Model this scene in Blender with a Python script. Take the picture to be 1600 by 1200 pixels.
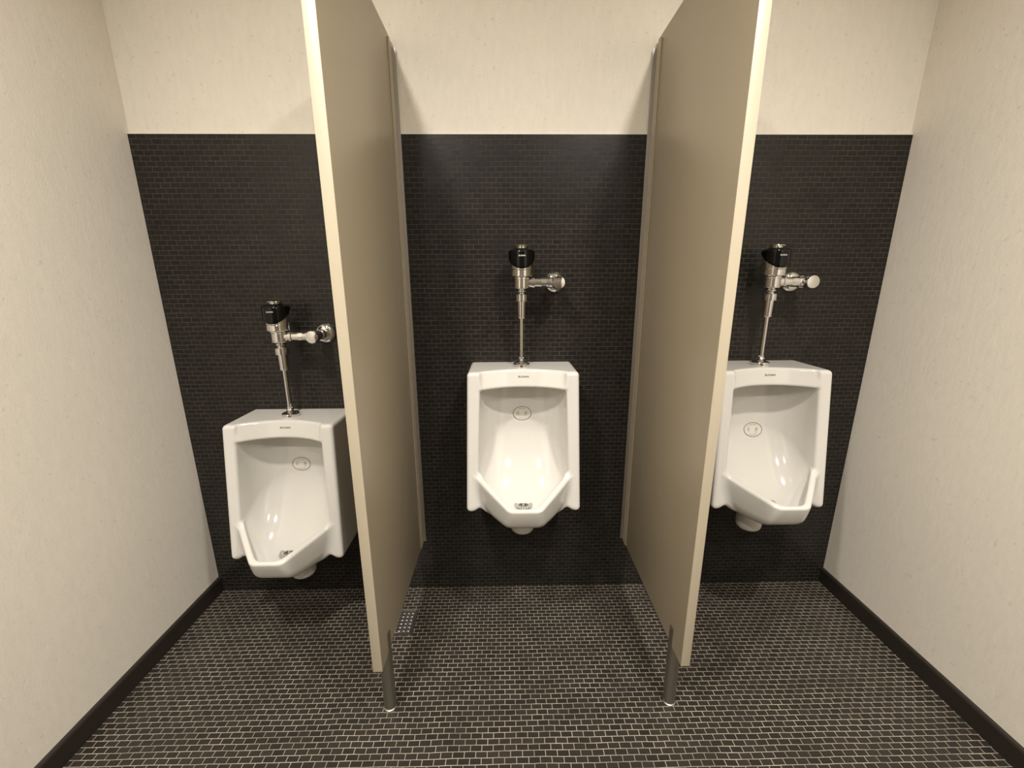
import bpy, bmesh, math, random
import numpy as np
from mathutils import Matrix, Vector

# ------------------------------------------------------------------ clear
for o in list(bpy.data.objects):
    bpy.data.objects.remove(o, do_unlink=True)
SC = bpy.context.scene
COL = SC.collection
PI = math.pi

# ------------------------------------------------------------------ camera
cam_data = bpy.data.cameras.new('camera')
cam_data.sensor_fit = 'HORIZONTAL'
cam_data.sensor_width = 36.0
cam_data.lens = 645.22 / 1600 * 36.0
cam_data.clip_start = 0.02
cam = bpy.data.objects.new('camera', cam_data)
COL.objects.link(cam)
_r = Vector((0.99984657, -0.0169987, -0.00422926))
_u = Vector((0.00823331, 0.24293868, 0.97000671))
_f = Vector((0.0154614, 0.9698927, -0.24304136))
M = Matrix((( _r[0], _u[0], -_f[0], -0.0284),
            ( _r[1], _u[1], -_f[1], -1.52),
            ( _r[2], _u[2], -_f[2], 1.2783),
            (0, 0, 0, 1)))
cam.matrix_world = M
SC.camera = cam

# ------------------------------------------------------------------ world, lights, exposure
SC.view_settings.view_transform = 'Standard'
SC.view_settings.look = 'None'
SC.view_settings.exposure = 0.0
SC.view_settings.gamma = 1.0
SC.view_settings.use_curve_mapping = False
world = bpy.data.worlds.new('world'); SC.world = world
world.use_nodes = True
world.node_tree.nodes['Background'].inputs[0].default_value = (1.0, 0.9, 0.75, 1)
world.node_tree.nodes['Background'].inputs[1].default_value = 0.05

CEIL = 2.75
LIGHT_COL = (1.0, 0.94, 0.86)
def downlight(name, x, y, power, radius=0.06, spread=125, z=None):
    l = bpy.data.lights.new(name, 'AREA')
    l.shape = 'DISK'; l.size = radius * 2
    l.energy = power; l.color = LIGHT_COL
    l.spread = math.radians(spread)
    o = bpy.data.objects.new(name, l); COL.objects.link(o)
    o.location = (x, y, (CEIL - 0.012) if z is None else z)
    return o
downlight('ceiling_spot_left', -0.66, -1.40, 33, 0.07, 150)
downlight('ceiling_spot_right', 0.72, -1.40, 33, 0.07, 150)
downlight('rear_fill_left', -0.66, -2.7, 30, 0.07, 150)  # unseen fill pair behind the camera, raised to brighten walls and screen edges
downlight('rear_fill_right', 0.72, -2.7, 30, 0.07, 150)

# ------------------------------------------------------------------ dimensions
XL, XR = -1.251, 1.342          # side walls
H = 1.746                       # top of the wall tile
YB = -3.6                       # wall behind the viewer
PAN_L = (-0.407, -0.3806)       # left screen, x range
PAN_R = (0.462, 0.4873)         # right screen, x range
PD, PBOT, PTOP = 0.586, 0.2144, 2.0128

# ------------------------------------------------------------------ materials
def mat(name, base=(0.5, 0.5, 0.5), rough=0.5, metal=0.0, coat=0.0, spec=0.5):
    m = bpy.data.materials.new(name); m.use_nodes = True
    b = m.node_tree.nodes['Principled BSDF']
    b.inputs['Base Color'].default_value = (*base, 1)
    b.inputs['Roughness'].default_value = rough
    b.inputs['Metallic'].default_value = metal
    b.inputs['Coat Weight'].default_value = coat
    b.inputs['Coat Roughness'].default_value = 0.04
    b.inputs['Specular IOR Level'].default_value = spec
    return m, m.node_tree, b

def noise_rough(nt, b, scale, lo, hi):
    tc = nt.nodes.new('ShaderNodeTexCoord'); n = nt.nodes.new('ShaderNodeTexNoise')
    n.inputs['Scale'].default_value = scale
    mr = nt.nodes.new('ShaderNodeMapRange')
    mr.inputs['To Min'].default_value = lo; mr.inputs['To Max'].default_value = hi
    nt.links.new(tc.outputs['Object'], n.inputs['Vector'])
    nt.links.new(n.outputs['Fac'], mr.inputs['Value'])
    nt.links.new(mr.outputs['Result'], b.inputs['Roughness'])

def wallpaper(name, base, axis):
    """woven vinyl wall covering: fine threads, faint vertical drift in tone"""
    m, nt, b = mat(name, base, 0.75, spec=0.3)
    L = nt.links; N = nt.nodes
    tc = N.new('ShaderNodeTexCoord')
    mp = N.new('ShaderNodeMapping'); mp.inputs['Scale'].default_value = (70, 70, 22)
    n1 = N.new('ShaderNodeTexNoise'); n1.inputs['Scale'].default_value = 1.0; n1.inputs['Detail'].default_value = 4
    n2 = N.new('ShaderNodeTexNoise'); n2.inputs['Scale'].default_value = 260; n2.inputs['Detail'].default_value = 3
    n3 = N.new('ShaderNodeTexNoise'); n3.inputs['Scale'].default_value = 75; n3.inputs['Detail'].default_value = 2
    L.new(tc.outputs['Object'], mp.inputs['Vector']); L.new(mp.outputs['Vector'], n1.inputs['Vector'])
    L.new(tc.outputs['Object'], n2.inputs['Vector']); L.new(tc.outputs['Object'], n3.inputs['Vector'])
    a = N.new('ShaderNodeMath'); a.operation = 'ADD'
    L.new(n1.outputs['Fac'], a.inputs[0]); L.new(n2.outputs['Fac'], a.inputs[1])
    cr = N.new('ShaderNodeValToRGB')
    d = [c * 0.95 for c in base]; e = [min(1, c * 1.05) for c in base]
    cr.color_ramp.elements[0].position = 0.30; cr.color_ramp.elements[0].color = (*d, 1)
    cr.color_ramp.elements[1].position = 0.70; cr.color_ramp.elements[1].color = (*e, 1)
    mu = N.new('ShaderNodeMath'); mu.operation = 'MULTIPLY'; mu.inputs[1].default_value = 0.5
    L.new(a.outputs[0], mu.inputs[0]); L.new(mu.outputs[0], cr.inputs['Fac'])
    # sparse dark flecks in the weave
    fl = N.new('ShaderNodeMapRange'); fl.inputs['From Min'].default_value = 0.66; fl.inputs['From Max'].default_value = 0.76
    fl.inputs['To Min'].default_value = 0.0; fl.inputs['To Max'].default_value = 0.30
    L.new(n3.outputs['Fac'], fl.inputs['Value'])
    mx = N.new('ShaderNodeMix'); mx.data_type = 'RGBA'
    L.new(fl.outputs['Result'], mx.inputs['Factor']); L.new(cr.outputs['Color'], mx.inputs[6])
    mx.inputs[7].default_value = (*[c * 0.55 for c in base], 1)
    L.new(mx.outputs[2], b.inputs['Base Color'])
    bp = N.new('ShaderNodeBump'); bp.inputs['Strength'].default_value = 0.35; bp.inputs['Distance'].default_value = 0.0012
    L.new(a.outputs[0], bp.inputs['Height']); L.new(bp.outputs['Normal'], b.inputs['Normal'])
    return m

def brick(name, tile, grout, wall, rough_tile=0.32, mortar=0.0011, bw=0.0325, bh=0.01635, bias=0.0, off=(0, 0)):
    m, nt, b = mat(name, tile, rough_tile, spec=0.27)
    L = nt.links; N = nt.nodes
    tc = N.new('ShaderNodeTexCoord')
    sp = N.new('ShaderNodeSeparateXYZ'); L.new(tc.outputs['Object'], sp.inputs[0])
    cb = N.new('ShaderNodeCombineXYZ')
    L.new(sp.outputs['X'], cb.inputs['X'])
    L.new(sp.outputs['Z' if wall else 'Y'], cb.inputs['Y'])
    # slight waviness of the mosaic sheets
    nw = N.new('ShaderNodeTexNoise'); nw.inputs['Scale'].default_value = 9; nw.inputs['Detail'].default_value = 2
    L.new(cb.outputs[0], nw.inputs['Vector'])
    vs = N.new('ShaderNodeVectorMath'); vs.operation = 'SUBTRACT'; vs.inputs[1].default_value = (0.5, 0.5, 0.5)
    L.new(nw.outputs['Color'], vs.inputs[0])
    vm = N.new('ShaderNodeVectorMath'); vm.operation = 'SCALE'; vm.inputs['Scale'].default_value = 0.0050
    L.new(vs.outputs[0], vm.inputs[0])
    va = N.new('ShaderNodeVectorMath'); va.operation = 'ADD'
    L.new(cb.outputs[0], va.inputs[0]); L.new(vm.outputs[0], va.inputs[1])
    mp = N.new('ShaderNodeMapping'); mp.inputs['Location'].default_value = (10 + off[0], 10 + off[1], 0)
    L.new(va.outputs[0], mp.inputs['Vector'])
    bt = N.new('ShaderNodeTexBrick')
    bt.offset = 0.5; bt.squash = 1.0
    bt.inputs['Scale'].default_value = 1.0
    bt.inputs['Mortar Size'].default_value = mortar
    bt.inputs['Mortar Smooth'].default_value = 0.25
    bt.inputs['Brick Width'].default_value = bw
    bt.inputs['Row Height'].default_value = bh
    bt.inputs['Bias'].default_value = bias
    bt.inputs['Color1'].default_value = (*[c * 0.80 for c in tile], 1)
    bt.inputs['Color2'].default_value = (*[c * 1.18 for c in tile], 1)
    # grout picks up uneven grime
    ng = N.new('ShaderNodeTexNoise'); ng.inputs['Scale'].default_value = 14; ng.inputs['Detail'].default_value = 4
    L.new(cb.outputs[0], ng.inputs['Vector'])
    cg = N.new('ShaderNodeValToRGB')
    cg.color_ramp.elements[0].position = 0.3; cg.color_ramp.elements[0].color = (*[c * 0.55 for c in grout], 1)
    cg.color_ramp.elements[1].position = 0.7; cg.color_ramp.elements[1].color = (*[c * 1.2 for c in grout], 1)
    L.new(ng.outputs['Fac'], cg.inputs['Fac']); L.new(cg.outputs['Color'], bt.inputs['Mortar'])
    L.new(mp.outputs['Vector'], bt.inputs['Vector'])
    L.new(bt.outputs['Color'], b.inputs['Base Color'])
    rr = N.new('ShaderNodeMapRange'); rr.inputs['To Min'].default_value = rough_tile; rr.inputs['To Max'].default_value = 0.85
    L.new(bt.outputs['Fac'], rr.inputs['Value']); L.new(rr.outputs['Result'], b.inputs['Roughness'])
    nb = N.new('ShaderNodeTexNoise'); nb.inputs['Scale'].default_value = 70
    L.new(tc.outputs['Object'], nb.inputs['Vector'])
    hh = N.new('ShaderNodeMath'); hh.operation = 'MULTIPLY_ADD'; hh.inputs[1].default_value = -1.0
    L.new(bt.outputs['Fac'], hh.inputs[0])
    nm = N.new('ShaderNodeMath'); nm.operation = 'MULTIPLY'; nm.inputs[1].default_value = 0.35
    L.new(nb.outputs['Fac'], nm.inputs[0]); L.new(nm.outputs[0], hh.inputs[2])
    bp = N.new('ShaderNodeBump'); bp.inputs['Strength'].default_value = 0.6; bp.inputs['Distance'].default_value = 0.0015
    L.new(hh.outputs[0], bp.inputs['Height']); L.new(bp.outputs['Normal'], b.inputs['Normal'])
    return m

M_WALL = wallpaper('wall_covering', (0.70, 0.655, 0.565), 'x')
M_SIDE = wallpaper('side_wall_covering', (0.70, 0.655, 0.575), 'y')
M_WTILE = brick('black_wall_mosaic', (0.0145, 0.0125, 0.0105), (0.066, 0.060, 0.048), True, mortar=0.0009, bh=0.0165)
M_FTILE = brick('black_floor_mosaic', (0.026, 0.022, 0.018), (0.36, 0.32, 0.26), False, rough_tile=0.38, mortar=0.0010)
M_REAR, _, _ = mat('darkened_rear_wall', (0.13, 0.112, 0.092), 0.6)  # unseen wall behind the camera, darkened to cut bounce and deepen contrast
M_CEIL, _, _ = mat('white_ceiling', (0.75, 0.73, 0.68), 0.9)
M_BASE, _, _ = mat('dark_brown_rubber_base', (0.018, 0.014, 0.010), 0.45)
M_CAULK, _, _ = mat('pale_caulk', (0.70, 0.66, 0.58), 0.5)
M_PANEL, nt, b = mat('beige_solid_plastic', (0.315, 0.265, 0.187), 0.36, spec=0.5)
noise_rough(nt, b, 60, 0.33, 0.40)
M_EDGE, _, _ = mat('cream_front_edge', (0.46, 0.405, 0.305), 0.42)  # front edges of the screens, paler than the panel faces
M_ALU, nt, b = mat('dull_aluminium', (0.42, 0.39, 0.35), 0.5, 1.0)
M_STEEL, nt, b = mat('satin_stainless_steel', (0.40, 0.37, 0.33), 0.33, 1.0)
noise_rough(nt, b, 90, 0.28, 0.40)
M_CHINA, nt, b = mat('white_vitreous_china', (0.625, 0.61, 0.57), 0.10, coat=0.25)
M_CHROME, _, _ = mat('polished_chrome', (0.74, 0.73, 0.715), 0.04, 1.0)
M_BLACK, _, _ = mat('black_gloss_plastic', (0.002, 0.002, 0.002), 0.06, spec=0.32)
M_INK, _, _ = mat('dark_print', (0.05, 0.045, 0.04), 0.5)
M_INKG, _, _ = mat('grey_print', (0.36, 0.34, 0.30), 0.5)
M_INKW, _, _ = mat('pale_print', (0.75, 0.74, 0.70), 0.4)
M_LABEL, _, _ = mat('white_label_film', (0.66, 0.635, 0.57), 0.35)
M_HOLE, _, _ = mat('drain_darkness', (0.01, 0.01, 0.01), 0.6)

# ------------------------------------------------------------------ helpers
def link(name, me, m=None, parent=None, smooth=False):
    if m: me.materials.append(m)
    if smooth: me.polygons.foreach_set('use_smooth', [True] * len(me.polygons))
    o = bpy.data.objects.new(name, me); COL.objects.link(o)
    if parent is not None: o.parent = parent
    return o

def from_bm(name, bm, m, parent=None, smooth=False, auto=None):
    bmesh.ops.recalc_face_normals(bm, faces=bm.faces)
    me = bpy.data.meshes.new(name); bm.to_mesh(me); bm.free()
    o = link(name, me, m, parent, smooth or auto is not None)
    if auto is not None:
        try: me.set_sharp_from_angle(angle=math.radians(auto))
        except Exception: pass
    return o

def bx(bm, x0, x1, y0, y1, z0, z1, bev=0.0, seg=2):
    vs = [bm.verts.new((x, y, z)) for z in (z0, z1) for y in (y0, y1) for x in (x0, x1)]
    fs = [bm.faces.new([vs[i] for i in q]) for q in
          ((0, 2, 3, 1), (4, 5, 7, 6), (0, 1, 5, 4), (2, 6, 7, 3), (0, 4, 6, 2), (1, 3, 7, 5))]
    if bev > 0:
        es = set(e for f in fs for e in f.edges)
        bmesh.ops.bevel(bm, geom=list(es), offset=bev, segments=seg, affect='EDGES', profile=0.5)
    return vs

def lathe(bm, prof, axis='z', c=(0, 0, 0), seg=40, cap=True):
    """prof: list of (r, t); revolved round the axis through c"""
    rings = []
    for r, t in prof:
        ring = []
        for k in range(seg):
            a = 2 * PI * k / seg
            u, v = r * math.cos(a), r * math.sin(a)
            p = {'z': (u, v, t), 'y': (u, t, v), 'x': (t, u, v)}[axis]
            ring.append(bm.verts.new((c[0] + p[0], c[1] + p[1], c[2] + p[2])))
        rings.append(ring)
    for a, b2 in zip(rings, rings[1:]):
        for k in range(seg):
            bm.faces.new((a[k], a[(k + 1) % seg], b2[(k + 1) % seg], b2[k]))
    if cap:
        bm.faces.new(rings[0]); bm.faces.new(rings[-1])

def hexprof(bm, r, t0, t1, axis, c, ch=0.0012):
    lathe(bm, [(r * .9, t0), (r, t0 + ch), (r, t1 - ch), (r * .9, t1)], axis, c, seg=8)

def empty(name, loc, label, cat, group=None):
    o = bpy.data.objects.new(name, None); COL.objects.link(o)
    o.empty_display_size = 0.05
    o.location = loc; o['label'] = label; o['category'] = cat
    if group: o['group'] = group
    return o

def copy_tree(o, parent=None):
    c = o.copy(); COL.objects.link(c)
    if parent is not None: c.parent = parent
    for ch in [k for k in bpy.data.objects if k.parent == o and k != c]:
        copy_tree(ch, c)
    return c

def structure(name, bm, m, parent=None, **kw):
    o = from_bm(name, bm, m, parent, **kw)
    if parent is None: o['kind'] = 'structure'
    return o

# ------------------------------------------------------------------ room shell
bm = bmesh.new(); bx(bm, XL - .1, XR + .1, YB - .1, 0.1, -0.05, 0.0)
structure('floor', bm, M_FTILE)
bm = bmesh.new(); bx(bm, XL - .1, XR + .1, YB - .1, 0.1, CEIL, CEIL + .05)
structure('ceiling', bm, M_CEIL)
bm = bmesh.new(); bx(bm, XL - .1, XR + .1, 0.008, 0.1, 0, CEIL)
wb = structure('wall_back', bm, M_WALL)
bm = bmesh.new(); bx(bm, XL, XR, 0.0, 0.0081, 0, H)
from_bm('tile_cladding', bm, M_WTILE, wb)
bm = bmesh.new(); bx(bm, XL, XR, 0.0015, 0.0085, H, H + 0.0035)
from_bm('caulk_line', bm, M_CAULK, wb)
bm = bmesh.new(); bx(bm, XL - .1, XL, YB, 0.1, 0, CEIL)
structure('wall_left', bm, M_SIDE)
bm = bmesh.new(); bx(bm, XR, XR + .1, YB, 0.1, 0, CEIL)
structure('wall_right', bm, M_SIDE)
bm = bmesh.new(); bx(bm, XL - .1, XR + .1, YB - .1, YB, 0, CEIL)
structure('wall_front', bm, M_REAR)

def base_board(name, x, s):
    hb, tb = 0.067, 0.011
    pr = [(0, 0), (tb, 0), (tb, hb - .008), (tb * .75, hb - .003), (tb * .3, hb), (0, hb)]
    bm = bmesh.new()
    A = [bm.verts.new((x + s * p, -0.0005, z)) for p, z in pr]
    B = [bm.verts.new((x + s * p, YB + .001, z)) for p, z in pr]
    n = len(pr)
    for i in range(n): bm.faces.new((A[i], A[(i + 1) % n], B[(i + 1) % n], B[i]))
    bm.faces.new(A); bm.faces.new(B)
    structure(name, bm, M_BASE)
base_board('baseboard_left', XL, 1)
base_board('baseboard_right', XR, -1)

# ------------------------------------------------------------------ urinal: ceramic body from a distance field
def smax(a, b, k):
    h = np.clip(0.5 - 0.5 * (b - a) / k, 0, 1)
    return b + (a - b) * h + k * h * (1 - h)
def smin(a, b, k): return -smax(-a, -b, k)

def lip_h(d): return -0.358 - (d - 0.235) * 0.376
def hollow_section(ax, d, t):
    """implicit rounded U section of the hollow: negative inside"""
    tc = np.clip(t, 0, 1)
    win = 0.1425 + 0.0155 * tc
    d0 = 0.050 + 0.030 * tc
    dF = 0.200 + 0.062 * tc
    n = 2.35 + 0.9 * tc
    a = ax / win; b = np.maximum(dF - d, 0) / (dF - d0)
    return ((a ** n + b ** n + 1e-9) ** (1 / n) - 1) * 0.12

def urinal_field(x, d, h):
    ax = np.abs(x)
    t = np.clip(-h / 0.483, -0.1, 1.1)
    w = 0.1865 + 0.010 * t
    F = 0.188 + 0.058 * t
    A = smax(ax - w, (d - F) * 0.99, 0.012)
    A = smax(A, h, 0.014)
    notch = 0.012 * np.exp(-((ax - 0.150) / 0.016) ** 2)
    A = smax(A, (-0.483 + notch - h), 0.020)
    A = np.maximum(A, -d)
    # header between the side rails is set back and dished
    Dh = 0.134 + 0.034 * (ax / 0.13) ** 2 - 0.33 * np.minimum(h, 0)
    rec = smax(ax - 0.143, Dh - d, 0.010)
    rec = smax(rec, -0.09 - h, 0.01)
    A = smax(A, -rec, 0.008)
    # bowl that juts out beyond the rails
    low = np.maximum(lip_h(0.30) - h, 0)
    tap = 0.36 * low ** 1.5 / 0.10 ** 0.5
    up = np.maximum(h - lip_h(0.30), 0)
    front = d - 0.371
    diag = 0.779 * ax + 0.627 * d - 0.2706
    B = smax(front + tap, diag + tap * 0.4, 0.014)
    B = smax(B, ax - 0.172, 0.012)
    B = smax(B, h - lip_h(d), 0.009)
    B = smax(B, (-0.507 + 68 * x ** 4 - h), 0.045)
    B = np.maximum(B, -d)
    body = smin(A, B, 0.014)
    # trap outlet below the bowl
    r = np.sqrt(x * x + (d - 0.150) ** 2) - 0.044
    O = smax(r, -0.612 - h, 0.022); O = smax(O, h + 0.45, 0.01)
    body = smin(body, O, 0.02)
    # hollow
    C = hollow_section(ax, d, t)
    hf = -0.469 + 0.150 * (np.maximum(0.250 - d, 0) / 0.165) ** 1.7 + 0.02 * (np.maximum(d - 0.25, 0) / 0.09) ** 2 + 0.055 * (ax / 0.15) ** 3
    C = smax(C, hf - h, 0.060)
    C = smax(C, h + 0.060 + 0.002 * (ax / 0.145) ** 4, 0.008)
    flare = 1.1 * np.maximum(h - lip_h(d) - 0.004, 0)
    inner = smax(front + 0.017 - flare + tap * 0.8, diag + 0.020 - flare + tap * 0.4, 0.018)
    C = smax(C, inner, 0.008)
    body = smax(body, -C, 0.010)
    return body

def surface_nets(F, org, st):
    nx, ny, nz = F.shape
    S = F < 0
    cnt = np.zeros((nx - 1, ny - 1, nz - 1)); pos = np.zeros((nx - 1, ny - 1, nz - 1, 3))
    cor = [(i, j, k) for i in (0, 1) for j in (0, 1) for k in (0, 1)]
    def sl(c): return tuple(slice(c[a], F.shape[a] - 1 + c[a]) for a in range(3))
    for a in cor:
        for ax in range(3):
            if a[ax] == 1: continue
            b = list(a); b[ax] = 1
            fa, fb = F[sl(a)], F[sl(b)]
            m = (fa < 0) != (fb < 0)
            tt = np.where(m, fa / np.where(m, fa - fb, 1), 0)
            cnt += m
            for c in range(3):
                pos[..., c] += np.where(m, a[c] + (tt if c == ax else 0), 0)
    act = cnt > 0
    idx = -np.ones(act.shape, int); idx[act] = np.arange(act.sum())
    I = np.argwhere(act)
    V = (I + pos[act] / cnt[act][:, None]) * st + org
    Q = []
    for ax in range(3):
        sa = [slice(1, -1)] * 3; sb = [slice(1, -1)] * 3
        sa[ax] = slice(0, -1); sb[ax] = slice(1, None)
        A_, B_ = S[tuple(sa)], S[tuple(sb)]
        E = np.argwhere(A_ != B_)
        if len(E) == 0: continue
        flip = A_[tuple(E.T)]
        g = E.copy()
        o1, o2 = [a for a in range(3) if a != ax]
        g[:, o1] += 1; g[:, o2] += 1
        def cell(u, v):
            c = g.copy(); c[:, o1] -= u; c[:, o2] -= v
            return idx[tuple(c.T)]
        q = np.stack([cell(1, 1), cell(0, 1), cell(0, 0), cell(1, 0)], 1)
        if ax == 1: flip = ~flip
        q[~flip] = q[~flip][:, ::-1]
        Q.append(q)
    return V, np.concatenate(Q)

def make_china():
    st = 0.0028
    xs = np.arange(-0.2058, 0.2060, st); ds = np.arange(-0.0042, 0.385, st); hs = np.arange(-0.625, 0.012, st)
    X, D, Hh = np.meshgrid(xs, ds, hs, indexing='ij')
    F = urinal_field(X, D, Hh)
    V, Q = surface_nets(F, np.array([xs[0], ds[0], hs[0]]), st)
    # relax the vertices a little along the surface
    for _ in range(3):
        acc = np.zeros_like(V); n = np.zeros(len(V))
        for a, b2 in ((0, 1), (1, 2), (2, 3), (3, 0)):
            np.add.at(acc, Q[:, a], V[Q[:, b2]]); np.add.at(acc, Q[:, b2], V[Q[:, a]])
            np.add.at(n, Q[:, a], 1); np.add.at(n, Q[:, b2], 1)
        V = V * 0.5 + 0.5 * acc / n[:, None]
    e = 1e-4
    for _ in range(2):
        f0 = urinal_field(V[:, 0], V[:, 1], V[:, 2])
        g = np.stack([(urinal_field(V[:, 0] + (e if i == 0 else 0), V[:, 1] + (e if i == 1 else 0), V[:, 2] + (e if i == 2 else 0)) - f0) / e for i in range(3)], 1)
        g2 = np.maximum((g ** 2).sum(1), 0.2)
        V = V - 0.8 * (np.clip(f0, -st, st) / g2)[:, None] * g
    V[:, 1] = np.maximum(V[:, 1], 0.0005)
    W = V.copy(); W[:, 1] = -V[:, 1]           # depth runs to -y
    me = bpy.data.meshes.new('china')
    me.from_pydata(W.tolist(), [], Q[:, ::-1].tolist())
    me.validate(); me.update()
    bm = bmesh.new(); bm.from_mesh(me); bmesh.ops.recalc_face_normals(bm, faces=bm.faces); bm.to_mesh(me); bm.free()
    return me

def ray_depth(x, h, d_from=0.40, inner=False):
    """first solid depth met going towards the wall at (x, h)"""
    d = np.arange(d_from, -0.002, -0.0004)
    f = urinal_field(np.full_like(d, x), d, np.full_like(d, h))
    k = np.argmax(f < 0)
    return float(d[k]) if f[k] < 0 else 0.0

def text_mesh(body, size, extrude=0.0, spacing=1.0, bold=0.0):
    cu = bpy.data.curves.new('txt', 'FONT'); cu.body = body; cu.size = size
    cu.align_x = 'CENTER'; cu.align_y = 'CENTER'; cu.offset = bold; cu.space_character = spacing
    cu.resolution_u = 3
    o = bpy.data.objects.new('txt', cu); COL.objects.link(o)
    dg = bpy.context.evaluated_depsgraph_get()
    me = bpy.data.meshes.new_from_object(o.evaluated_get(dg))
    bpy.data.objects.remove(o, do_unlink=True)
    return me

def conform(me, x0, h0, off, sx=1.0, sz=1.0, d_from=0.40):
    """lay a flat xy mesh on the china: x->x, y->height"""
    for v in me.vertices:
        x = x0 + v.co.x * sx; h = h0 + v.co.y * sz
        v.co = (x, -(ray_depth(x, h, d_from) + off), h)
    me.update()

def label_mesh(kind):
    bm = bmesh.new()
    a, b2 = 0.0340, 0.0262
    def ell(cx, cy, ra, rb, rings=6, seg=48):
        prev = None; c = bm.verts.new((cx, cy, 0))
        for k in range(1, rings + 1):
            cur = [bm.verts.new((cx + ra * k / rings * math.cos(2 * PI * i / seg), cy + rb * k / rings * math.sin(2 * PI * i / seg), 0)) for i in range(seg)]
            for i in range(seg):
                j = (i + 1) % seg
                if prev is None: bm.faces.new((c, cur[i], cur[j]))
                else: bm.faces.new((prev[i], cur[i], cur[j], prev[j]))
            prev = cur
    def arc(ra, rb, wd, t0, t1, seg=60, cx=0, cy=0):
        P = []
        for i in range(seg + 1):
            t = t0 + (t1 - t0) * i / seg
            P.append((bm.verts.new((cx + ra * math.cos(t), cy + rb * math.sin(t), 0)),
                      bm.verts.new((cx + (ra - wd) * math.cos(t), cy + (rb - wd) * math.sin(t), 0))))
        for (p, q), (r, s) in zip(P, P[1:]): bm.faces.new((p, r, s, q))
    def bar(x0, x1, y, hh, n=4):
        P = [(bm.verts.new((x0 + (x1 - x0) * i / n, y - hh / 2, 0)), bm.verts.new((x0 + (x1 - x0) * i / n, y + hh / 2, 0))) for i in range(n + 1)]
        for (p, q), (r, s) in zip(P, P[1:]): bm.faces.new((p, r, s, q))
    if kind == 'disc': ell(0, 0, a, b2)
    if kind == 'ring': arc(a, b2, 0.0017, 0, 2 * PI, 80)
    if kind == 'dot': ell(0.0135, 0.001, 0.0024, 0.0024, 2, 16)
    if kind == 'print':
        arc(0.0270, 0.0195, 0.0020, math.radians(60), math.radians(120), 24)
        arc(0.0270, 0.0195, 0.0018, math.radians(240), math.radians(300), 24)
        bar(-0.0200, -0.0120, 0.0085, 0.0016); bar(-0.0205, -0.0125, 0.0035, 0.0014)
        bar(-0.0205, -0.0110, -0.0005, 0.0034); bar(-0.0190, -0.0125, -0.0055, 0.0014)
        arc(0.0070, 0.0070, 0.0016, math.radians(20), math.radians(160), 16, 0.0135, 0.001)
        arc(0.0070, 0.0070, 0.0012, math.radians(200), math.radians(330), 16, 0.0135, 0.001)
        bar(0.0085, 0.0175, -0.0100, 0.0013)
    me = bpy.data.meshes.new(kind); bm.to_mesh(me); bm.free()
    return me

china_me = make_china()
china_me.materials.append(M_CHINA)
china_me.polygons.foreach_set('use_smooth', [True] * len(china_me.polygons))

def strainer_meshes():
    """perforated chrome strainer seated in the bowl floor"""
    cx, cd = 0.0, 0.227
    hf = -0.469
    d = np.full(400, cd); hh = np.linspace(-0.49, -0.40, 400)
    f = urinal_field(np.zeros(400), d, hh)
    k = np.where((f[:-1] < 0) & (f[1:] >= 0))[0]
    h0 = float(hh[k[0]]) if len(k) else hf
    bm = bmesh.new()
    lathe(bm, [(0.0335, -0.003), (0.0335, 0.0015), (0.0315, 0.0032), (0.022, 0.0036), (0.020, 0.0022), (0.0, 0.0026)], 'z', (cx, -cd, h0), 40, cap=False)
    bm2 = bmesh.new()
    for i in range(12):
        a = 2 * PI * i / 12
        u = Vector((math.cos(a), math.sin(a), 0)); v = Vector((-u.y, u.x, 0))
        for r0, r1, w in ((0.005, 0.018, 0.0013),):
            P = [u * r0 - v * w * .6, u * r0 + v * w * .6, u * r1 + v * w, u * r1 - v * w]
            lo = [bm2.verts.new((cx + p.x, -cd + p.y, h0 + 0.0020)) for p in P]
            hi = [bm2.verts.new((cx + p.x, -cd + p.y, h0 + 0.0032)) for p in P]
            bm2.faces.new(hi); bm2.faces.new(lo)
            for q in range(4): bm2.faces.new((lo[q], lo[(q + 1) % 4], hi[(q + 1) % 4], hi[q]))
    for i in range(18):
        a = 2 * PI * (i + .5) / 18
        lathe(bm2, [(0.0016, 0.0030), (0.0016, 0.0039)], 'z', (cx + 0.0265 * math.cos(a), -cd + 0.0265 * math.sin(a), h0), 8)
    return bm, bm2, h0

def make_urinal(label_h, label_x, loc, label):
    root = empty('urinal', loc, label, 'urinal', 'wall hung urinals')
    b = bpy.data.objects.new('basin', china_me); COL.objects.link(b); b.parent = root
    s1, s2, h0 = strainer_meshes()
    st = from_bm('drain_strainer', s1, M_CHROME, root, auto=30); st['label'] = 'chrome drain strainer'
    from_bm('strainer_slot', s2, M_HOLE, st)
    lg = text_mesh('SLOAN', 0.0080, bold=0.00030, spacing=1.05)
    conform(lg, 0.003, -0.0245, 0.0006, 1.38, 1.0)
    l = link('printed_logo', lg, M_INK, root); l['label'] = 'small dark printed logo'
    me = label_mesh('disc'); conform(me, label_x, label_h, 0.0006)
    d = link('oval_label', me, M_LABEL, root); d['label'] = 'oval label with thin dark outline'
    me = label_mesh('ring'); conform(me, label_x, label_h, 0.0011); link('label_outline', me, M_INK, d)
    me = label_mesh('dot'); conform(me, label_x, label_h, 0.0011); link('label_dot', me, M_INK, d)
    me = label_mesh('print'); conform(me, label_x, label_h, 0.0010); link('label_print', me, M_INKG, d)
    return root

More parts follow.
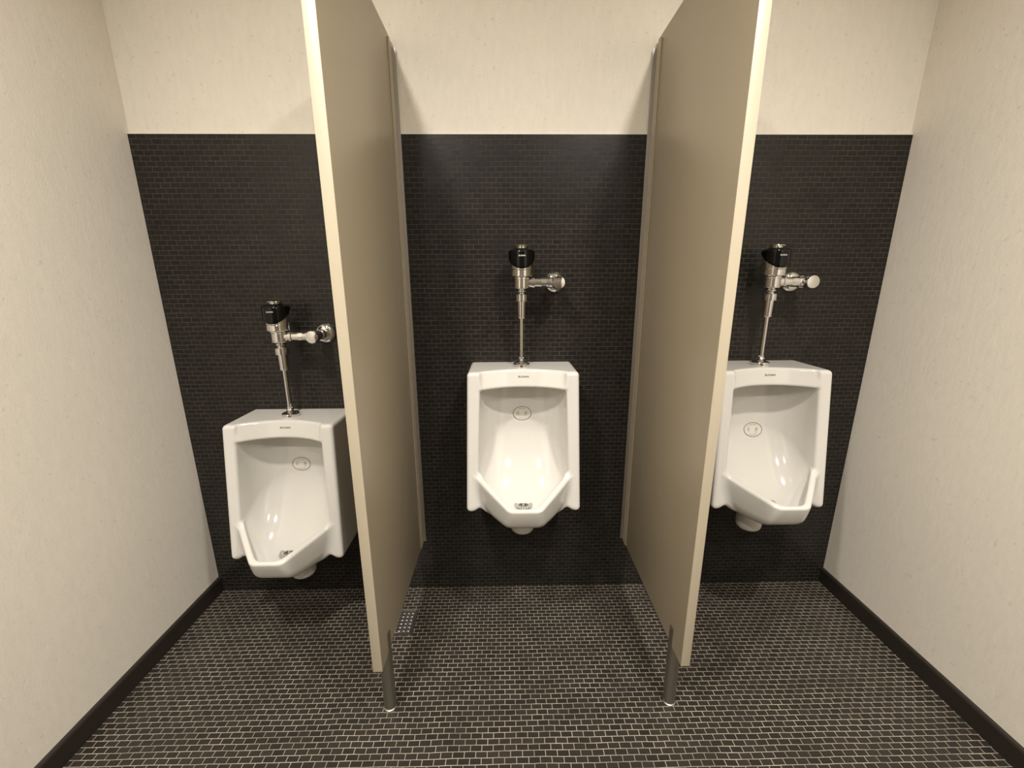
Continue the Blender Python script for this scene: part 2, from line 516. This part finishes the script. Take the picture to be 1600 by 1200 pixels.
UX = {'L': (-0.803, 0.807), 'C': (0.030, 0.983), 'R': (0.883, 0.982)}
make_urinal(-0.182, 0.002, (UX['C'][0], -0.0005, UX['C'][1]),
            'white china urinal hung in the middle stall between the two beige screens')
make_urinal(-0.198, 0.0, (UX['L'][0], -0.0005, UX['L'][1]),
            'white china urinal hung lowest, beside the left wall, oval label high in bowl')
make_urinal(-0.251, 0.017, (UX['R'][0], -0.0005, UX['R'][1]),
            'white china urinal by the right wall, its oval label stuck below the shadow')

# ------------------------------------------------------------------ sensor flush valves
def make_valve():
    """origin on the wall above the urinal's centre, at the level of the urinal's top"""
    t = empty('flush_valve', (0, 0, 0), '', 'flush valve', 'sensor flush valves')
    D = -0.086
    def part(name, prof, axis='z', c=(0, D, 0), seg=48, m=M_CHROME, parent=t, auto=28):
        bm = bmesh.new(); lathe(bm, prof, axis, c, seg)
        return from_bm(name, bm, m, parent, auto=auto)
    part('spud_flange', [(0.0292, -0.0005), (0.0292, 0.0095), (0.0275, 0.0125), (0.0225, 0.0145), (0.0150, 0.0170), (0.009, 0.018)])
    part('spud_nut', [(0.008, 0.018), (0.0115, 0.022), (0.013, 0.025), (0.0105, 0.029), (0.0085, 0.030), (0.0095, 0.034), (0.0075, 0.036)])
    part('flush_tube', [(0.0072, 0.030), (0.0072, 0.172)])
    part('vacuum_breaker', [(0.0130, 0.170), (0.0148, 0.172), (0.0148, 0.176), (0.0140, 0.177), (0.0152, 0.224), (0.0152, 0.229)])
    bm = bmesh.new()
    lathe(bm, [(0.0165, 0.2255), (0.0225, 0.227), (0.0225, 0.231), (0.0185, 0.232)], 'z', (0, D, 0), 48)
    lathe(bm, [(0.0205, 0.231), (0.0218, 0.232), (0.0218, 0.248), (0.0195, 0.250)], 'z', (0, D, 0), 48)
    from_bm('coupling_nut', bm, M_CHROME, t, auto=28)
    part('valve_neck', [(0.0125, 0.249), (0.0125, 0.254), (0.0165, 0.258), (0.0165, 0.262), (0.0135, 0.266), (0.0135, 0.270)])
    bm = bmesh.new()
    lathe(bm, [(0.020, 0.2685), (0.0275, 0.269), (0.0285, 0.2705), (0.0285, 0.273), (0.0270, 0.274), (0.0270, 0.300), (0.0290, 0.302), (0.0290, 0.306), (0.026, 0.308)], 'z', (0, D, 0), 56)
    lathe(bm, [(0.0165, 0.010), (0.0165, 0.034), (0.0185, 0.0345), (0.0185, 0.043), (0.0165, 0.044)], 'x', (0, D, 0.288), 40)
    from_bm('valve_body', bm, M_CHROME, t, auto=28)
    bm = bmesh.new()
    lathe(bm, [(0.0145, 0.043), (0.0145, 0.062), (0.0155, 0.0625), (0.0155, 0.067), (0.0145, 0.068), (0.0150, 0.090), (0.0165, 0.092), (0.0165, 0.110)], 'x', (0, D, 0.288), 40)
    hexprof(bm, 0.0168, 0.066, 0.084, 'x', (0, D, 0.288))
    from_bm('supply_pipe', bm, M_CHROME, t, auto=28)
    cs = (0.122, 0, 0.288)
    part('wall_flange', [(0.0365, -0.0005), (0.0365, -0.003), (0.034, -0.009), (0.027, -0.015), (0.018, -0.018), (0.012, -0.019)], 'y', cs)
    part('stop_valve', [(0.0165, -0.012), (0.0165, -0.046), (0.0200, -0.047), (0.0200, -0.060), (0.0175, -0.062), (0.0175, -0.094), (0.0195, -0.096)], 'y', cs)
    part('stop_cap', [(0.0180, -0.094), (0.0222, -0.096), (0.0226, -0.100), (0.0226, -0.112), (0.0205, -0.1165), (0.010, -0.1185), (0.001, -0.119)], 'y', cs)
    part('sensor_collar', [(0.026, 0.306), (0.0365, 0.308), (0.0380, 0.310), (0.0380, 0.3285), (0.0372, 0.330), (0.0385, 0.3315), (0.0392, 0.352), (0.0396, 0.376), (0.034, 0.384), (0.004, 0.386)])
    # black hood: lower edge dips at the front and rises to the rear, shoulder rounded, top domed
    bm = bmesh.new(); seg = 64; rows = []
    R = 0.0438
    for k in range(seg):
        th = 2 * PI * k / seg                      # 0 = front (-y)
        zb = 0.333 + 0.036 * (1 - math.cos(th)) ** 1.0
        zb = min(zb, 0.379)
        col = []
        zt = 0.3965
        prof = [(0.0395, zb + 0.0006), (0.0425, zb), (R, zb + 0.002)]
        for j in range(1, 7): prof.append((R, zb + 0.002 + (zt - 0.012 - zb - 0.002) * j / 6 if zb < zt - 0.014 else zb + 0.002 + 0.0003 * j))
        z6 = prof[-1][1]
        for j in range(1, 7):
            a = PI / 2 * j / 6
            prof.append((R - 0.014 * (1 - math.cos(a)), z6 + max(zt - z6, 0.004) * math.sin(a)))
        prof.append((0.024, zt + 0.0022)); prof.append((0.006, zt + 0.003))
        for r, z in prof:
            # flattened front window
            yy = -r * math.cos(th); xx = r * math.sin(th)
            col.append(bm.verts.new((xx, D + yy, z)))
        rows.append(col)
    n = len(rows[0])
    for k in range(seg):
        a, b2 = rows[k], rows[(k + 1) % seg]
        for j in range(n - 1): bm.faces.new((a[j], b2[j], b2[j + 1], a[j + 1]))
    bm.faces.new([r[-1] for r in rows])
    hood = from_bm('sensor_hood', bm, M_BLACK, t, auto=50); hood['label'] = 'black glossy sensor hood'
    tm = text_mesh('SLOAN', 0.0062, bold=0.0001, spacing=1.05)
    for v in tm.vertices:
        x = v.co.x * 1.1; z = 0.3735 + v.co.y
        v.co = (x, D - math.sqrt(R * R - x * x) - 0.0004, z)
    link('hood_logo', tm, M_INKW, hood)
    part('top_button', [(0.0200, 0.398), (0.0200, 0.4005), (0.0170, 0.4010), (0.0170, 0.4030), (0.0250, 0.4038), (0.0257, 0.4052), (0.0250, 0.4070), (0.012, 0.4078), (0.001, 0.408)])
    return t

valve = make_valve()
VL = {'C': 'chrome sensor flush valve with black hood above the middle urinal',
      'L': 'chrome sensor flush valve mounted lowest, above the urinal beside the left wall',
      'R': 'chrome sensor flush valve with black hood above the urinal by the right wall'}
for i, k in enumerate('CLR'):
    v = valve if i == 0 else copy_tree(valve)
    v['label'] = VL[k]
    v.location = (UX[k][0] - 0.002, 0, UX[k][1])

# ------------------------------------------------------------------ screens
def make_screen(px, inner, label):
    """px: x range, inner: +1 if the middle stall lies to +x of it"""
    cx = (px[0] + px[1]) / 2; th = (px[1] - px[0])
    t = empty('urinal_screen', (cx, -PD / 2, 0), label, 'partition', 'beige stall screens')
    oy = PD / 2
    bm = bmesh.new(); bx(bm, -th / 2, th / 2, -PD + oy + 0.0015, -0.004 + oy, PBOT, PTOP, 0.0006, 2)
    from_bm('panel', bm, M_PANEL, t, auto=40)
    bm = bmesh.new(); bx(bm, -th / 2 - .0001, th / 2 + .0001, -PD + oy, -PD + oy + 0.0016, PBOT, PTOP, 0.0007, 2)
    eb = from_bm('front_edge', bm, M_EDGE, t, auto=40); eb['label'] = 'lighter cream front edge'
    for s in (-1, 1):
        bm = bmesh.new()
        x0 = s * th / 2
        xa, xb = sorted((x0, x0 + s * 0.0034))
        bx(bm, xa, xb, oy - 0.040, oy - 0.0006, PBOT + .002, PTOP - 0.012, 0.0006, 1)
        br = from_bm('wall_bracket', bm, M_PANEL, t)
        bm = bmesh.new()
        xa, xb = sorted((x0 + s * 0.0032, x0 + s * 0.0155))
        bx(bm, xa, xb, oy - 0.0042, oy - 0.0006, PBOT + .012, PTOP - 0.025, 0.0006, 1)
        fl = from_bm('bracket_flange', bm, M_ALU, br); fl['label'] = 'dull metal flange against the wall'
    yc = -0.512 + oy
    bm = bmesh.new()
    r = 0.0185
    # round post, upper end slotted over the screen's lower edge
    lathe(bm, [(r, 0.002), (r, PBOT - 0.001)], 'z', (0, yc, 0), 36)
    for s in (-1, 1):
        prof = []
        for k in range(0, 13):
            a = -PI / 2 + PI * k / 12
            prof.append((s * max(math.cos(a) * r, th / 2 + .0004), math.sin(a) * r))
        prof = [p for p in prof if abs(p[0]) > th / 2 + .0005]
        prof = [(s * (th / 2 + .0004), prof[0][1])] + prof + [(s * (th / 2 + .0004), prof[-1][1])]
        lo = [bm.verts.new((p[0], yc + p[1], PBOT - 0.0012)) for p in prof]
        hi = [bm.verts.new((p[0], yc + p[1], PBOT + 0.062 - 0.006 * (abs(p[0]) - th / 2) / 0.007)) for p in prof]
        bm.faces.new(lo); bm.faces.new(hi)
        for q in range(len(prof)): bm.faces.new((lo[q], lo[(q + 1) % len(prof)], hi[(q + 1) % len(prof)], hi[q]))
    ps = from_bm('support_post', bm, M_STEEL, t, auto=35); ps['label'] = 'stainless steel floor post'
    bm = bmesh.new()
    lathe(bm, [(0.0212, 0.0002), (0.0212, 0.003), (r + .0002, 0.0045)], 'z', (0, yc, 0), 36)
    from_bm('post_foot', bm, M_STEEL, ps, auto=35)
    return t
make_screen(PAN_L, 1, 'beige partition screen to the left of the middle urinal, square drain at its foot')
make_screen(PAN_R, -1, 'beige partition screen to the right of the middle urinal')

# ------------------------------------------------------------------ square floor drain beside the left screen
t = empty('floor_drain', (-0.445, -0.190, 0), 'square metal floor drain set in black mosaic under the left screen', 'floor drain')
hw = 0.060
bm = bmesh.new()
for a in range(4):
    c, s = round(math.cos(a * PI / 2)), round(math.sin(a * PI / 2))
    P = [(-hw, -hw), (hw, -hw), (hw - .009, -hw + .009), (-hw + .009, -hw + .009)]
    lo = [bm.verts.new((c * x - s * y, s * x + c * y, 0.0002)) for x, y in P]
    hi = [bm.verts.new((c * x - s * y, s * x + c * y, 0.0035 if k < 2 else 0.0026)) for k, (x, y) in enumerate(P)]
    bm.faces.new(hi); bm.faces.new(lo)
    for q in range(4): bm.faces.new((lo[q], lo[(q + 1) % 4], hi[(q + 1) % 4], hi[q]))
from_bm('drain_frame', bm, M_STEEL, t)
bm = bmesh.new(); bx(bm, -hw + .008, hw - .008, -hw + .008, hw - .008, 0.0002, 0.0012)
from_bm('drain_pan', bm, M_HOLE, t)
bm = bmesh.new()
gw = hw - 0.0095
bx(bm, -gw, gw, -gw, gw, 0.0012, 0.0026, 0.0005, 1)
for i in range(6):
    for j in range(6):
        px = -gw + (i + .5) * 2 * gw / 6; py = -gw + (j + .5) * 2 * gw / 6
        lathe(bm, [(0.0050, 0.0026), (0.0036, 0.0040), (0.0012, 0.0044)], 'z', (px, py, 0), 10)
from_bm('drain_grate', bm, M_CHROME, t)

bpy.context.view_layer.update()
